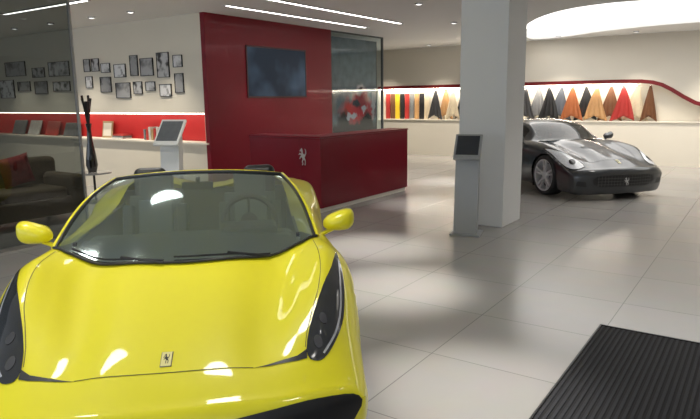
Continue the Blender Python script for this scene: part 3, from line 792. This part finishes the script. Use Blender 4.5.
# ---- grey metallic coupe
G = empty('sports_car', (-1.96, 10.97, 0), math.radians(139.5))
tag(G, 'dark grey metallic sports coupe with silver multi-spoke wheels', 'car')
secs = {
0.0: [(0,.545),(.28,.545),(.50,.535),(.68,.53),(.82,.505),(.90,.45),(.90,.32),(.88,.20),(.82,.11)],
.3: [(0,.69),(.22,.69),(.42,.635),(.6,.655),(.77,.685),(.90,.60),(.925,.42),(.91,.24),(.84,.12)],
.8: [(0,.835),(.2,.83),(.4,.745),(.58,.785),(.77,.85),(.915,.75),(.955,.5),(.93,.28),(.84,.14)],
1.3: [(0,.93),(.2,.925),(.42,.86),(.58,.875),(.77,.90),(.905,.8),(.95,.55),(.93,.3),(.84,.14)],
1.9: [(0,.95),(.28,.95),(.5,.94),(.66,.93),(.78,.91),(.89,.82),(.93,.58),(.92,.3),(.84,.14)],
2.8: [(0,.96),(.28,.96),(.5,.96),(.66,.95),(.8,.93),(.91,.85),(.94,.6),(.93,.3),(.84,.14)],
3.5: [(0,1.02),(.3,1.02),(.5,1.0),(.66,.97),(.8,.93),(.92,.85),(.95,.6),(.94,.3),(.84,.16)],
4.1: [(0,1.03),(.3,1.03),(.5,1.01),(.64,.98),(.77,.93),(.87,.83),(.9,.6),(.89,.35),(.8,.2)],
4.45: [(0,1.0),(.3,1.0),(.48,.98),(.6,.95),(.7,.89),(.78,.78),(.81,.6),(.8,.4),(.72,.27)]}
axG = [(.92, .355), (3.60, .355)]
c2 = Car(secs, .40, .65, .24, .2, axG, .385)
MB().add(c2.V, c2.F).obj('body', GREY, G, ang=60)
add_wheels(G, axG, .945, .355, ALU); arch_liners(G, axG, .935, .385)
MB().box((2.25, 0, .17), (3.9, 1.5, .08)).obj('underbody', BLK, G, smooth=False)
gx = [1.42, 2.12, 2.5, 2.9, 3.62]; gz = [.925, 1.25, 1.29, 1.26, 1.02]; gy = [.68, .58, .58, .56, .52]
NX = 60; xs = list(np.linspace(gx[0], gx[-1], NX)); zt = pchip(gx, gz, xs); yt = pchip(gx, gy, xs)
grid = []; JT = 12; JS = 8
for i, x in enumerate(xs):
    row = []
    zb = .91; yb = .77 if x < 2.9 else .77-.14*(x-2.9)/.72
    ze = max(zt[i]-.055, zb)
    for j in range(JT+1):
        a = j/JT; row.append((x+(.16*a*a*max(0, 1-(x-1.42)/.7)), yt[i]*a, zt[i]-(zt[i]-ze)*a**2.4))
    for j in range(1, JS+1):
        a = j/JS; row.append((row[JT][0]*(1-a)+(x+.16*max(0, 1-(x-1.42)/.7))*a, yt[i]+(yb-yt[i])*(a**.8), ze+(zb-ze)*a))
    grid.append(row)
def region(sel, sides=(1, -1)):
    mb = MB()
    for sg in sides:
        vs = [(p[0], p[1]*sg, p[2]) for r in grid for p in r]; Wd = JT+JS+1
        fs = [(i*Wd+j, (i+1)*Wd+j, (i+1)*Wd+j+1, i*Wd+j+1) for i in range(NX-1) for j in range(Wd-1) if sel(xs[i], j)]
        mb.add(vs, fs)
    used = sorted({i for f in mb.f for i in f}); mp = {o: k for k, o in enumerate(used)}
    mb.v = [mb.v[i] for i in used]; mb.f = [tuple(mp[i] for i in f) for f in mb.f]
    return mb
top = lambda j: j < JT-1
isws = lambda x, j: x < 2.08 and top(j)
isrw = lambda x, j: x > 2.98 and x < 3.5 and top(j)
issw = lambda x, j: 1.85 < x < 3.05 and j >= JT+1
region(isws).obj('windscreen', WSH2, G, ang=80); region(isrw).obj('rear_window', WSH2, G, ang=80)
for sg in (1, -1): region(issw, (sg,)).obj('side_window', WSH2, G, ang=80)
region(lambda x, j: not (isws(x, j) or isrw(x, j) or issw(x, j))).obj('roof', GREY, G, ang=80)
car_seat(G, .36, 2.2, s=.95); car_seat(G, -.36, 2.2, s=.95)
LG = mat('lens_grey', (.75,.77,.80), .12, .0, 1, var=.2, vscale=30)
HG = catline([(.17,.64),(.16,.76),(.25,.86),(.50,.90),(1.02,.892),(.76,.83),(.50,.72),(.30,.64),(.17,.64)], 3)
for sg in (1, -1):
    o = c2.pp(G, 'headlight', HG[:-1], LG, sides=(sg,))
    c2.pp(o, 'projector', [(.34+.06*math.cos(a*.5236), .77+.05*math.sin(a*.5236)) for a in range(12)], BLKG, 'z', .008, (sg,))
    c2.ribbon(MB(), HG, .014, 'z', .006, (sg,)).obj('lamp_surround', BLKG, o)
GR = [(-.46,.24),(.46,.24),(.58,.29),(.60,.36),(.52,.42),(0,.435),(-.52,.42),(-.60,.36),(-.58,.29)]
o = c2.pp(G, 'front_grille', GR, BLK, 'x', .003, (1,))
mb = MB()
for z in (.28, .33, .38): c2.ribbon(mb, [(-.52, z), (.52, z)], .005, 'x', .006, (1,))
for k in range(-9, 10): c2.ribbon(mb, [(k*.056, .25), (k*.056, .42)], .004, 'x', .006, (1,))
mb.obj('grille_mesh', mat('dark_mesh', (.14,.14,.14), .4, .5), o)
emblem(c2, G, 0, 0, .10, 'x', .32)
emblem(c2, G, .16, 0, .06)
c2.pp(G, 'lower_intake', [(.68,.24),(.84,.26),(.82,.34),(.70,.33)], BLK, 'x')
c2.pp(G, 'bonnet_scoop', [(.72,-.16),(.72,.16),(.80,.24),(.88,.25),(.83,0),(.88,-.25),(.80,-.24)], BLK, 'z', .004, (1,))
c2.gap(G, catline([(.60,-.60),(.34,-.5),(.24,-.3),(.22,0),(.24,.3),(.34,.5),(.60,.60)]), .01, sides=(1,)); c2.gap(G, [(.60,.60),(1.3,.68)], .01)
c2.gap(G, [(1.6,.2),(1.58,.5),(1.62,.85)], .007, 1); c2.gap(G, [(2.75,.2),(2.8,.5),(2.8,.85)], .007, 1)
c2.pp(G, 'side_vent', [(1.38,.52),(1.60,.56),(1.62,.64),(1.42,.60)], BLK, 1, .003)
mirror_part(G, 1.72, .98, .96, GREY, .95)

# ------------------------------------------------------------ lights
def spot(x, y, en, size=50, blend=.7, z=CEIL-.03, col=(1, .97, .92), fixture=True, r=.05):
    l = bpy.data.lights.new('spot', 'SPOT'); l.energy = en; l.spot_size = math.radians(size); l.spot_blend = blend; l.color = col; l.shadow_soft_size = r
    if fixture:
        f = MB().lathe([(.05, 0), (.065, 0), (.065, .02), (.05, .02)], 24, 0, None, False).lathe([(0, .016), (.05, .016)], 24, 1, None, False).obj('downlight', [STEEL, EMI], loc=(x, y, CEIL-.02))
        tag(f, 'small round recessed ceiling downlight', 'light', 'recessed downlights')
    o = bpy.data.objects.new('spot_lamp', l); COL.objects.link(o); o.location = (x, y, z-.02)
    return o
for x, y, en in ((-1.35, 3.2, 560), (-2.8, 4.75, 720), (-3.8, 5.95, 660), (-5.4, 11.6, 600), (-4.75, 8.9, 340)):
    spot(x, y, en, 34, 1.0, r=.15)
WC = (1, .91, .77)
for x in (-13.9, -12.6, -11.3, -10.0, -8.9): spot(x, YB-.8, 210, 85, 1, col=WC)
for x in (-10, -8.2, -6.4, -4.6, -2.8, -1.0, .8): spot(x, YW-.8, 250, 90, 1, col=WC)
spot(-8.9, 4.0, 230, 90, 1, fixture=False)  # added lamp without a fixture, brightens the dark lounge and sofa
for x, y in ((-7.1, 8.6), (-7.1, 10.2)): spot(x, y, 100, 90, 1, fixture=False)
spot(-7.0, 12.1, 230, 90, 1, fixture=False)
spot(-2.6, 12.4, 130, 70, 1, fixture=False)
# wide fill lamps added to brighten bonnet and floor, drawn with downlight fixtures
for x, y in ((-4.2, 2.0), (-2.6, 2.6), (-5.2, 3.8), (-3.0, 0.6), (0.8, 4.5), (1.5, 8.0), (-0.5, 6.5), (-1.0, 10.0), (-6.0, 5.2), (0.4, 2.0)):
    spot(x, y, 125, 130, 1, r=.3, col=(1, .96, .90))

w = bpy.data.worlds.new('world'); S.world = w; w.use_nodes = True
w.node_tree.nodes['Background'].inputs[0].default_value = (.72, .80, .92, 1); w.node_tree.nodes['Background'].inputs[1].default_value = 2.1

# ------------------------------------------------------------ camera
cam = bpy.data.cameras.new('camera'); co = bpy.data.objects.new('camera', cam); COL.objects.link(co)
cam.sensor_width = 36; cam.lens = 36*610/700; cam.clip_start = .05
M = Matrix.Rotation(math.radians(34.5), 4, 'Z') @ Matrix.Rotation(math.radians(90-10.36), 4, 'X') @ Matrix.Rotation(math.radians(-.75), 4, 'Z')
co.matrix_world = Matrix.Translation((0, 0, 1.75)) @ M
S.camera = co
S.view_settings.view_transform = 'Standard'
S.view_settings.exposure = 0.0
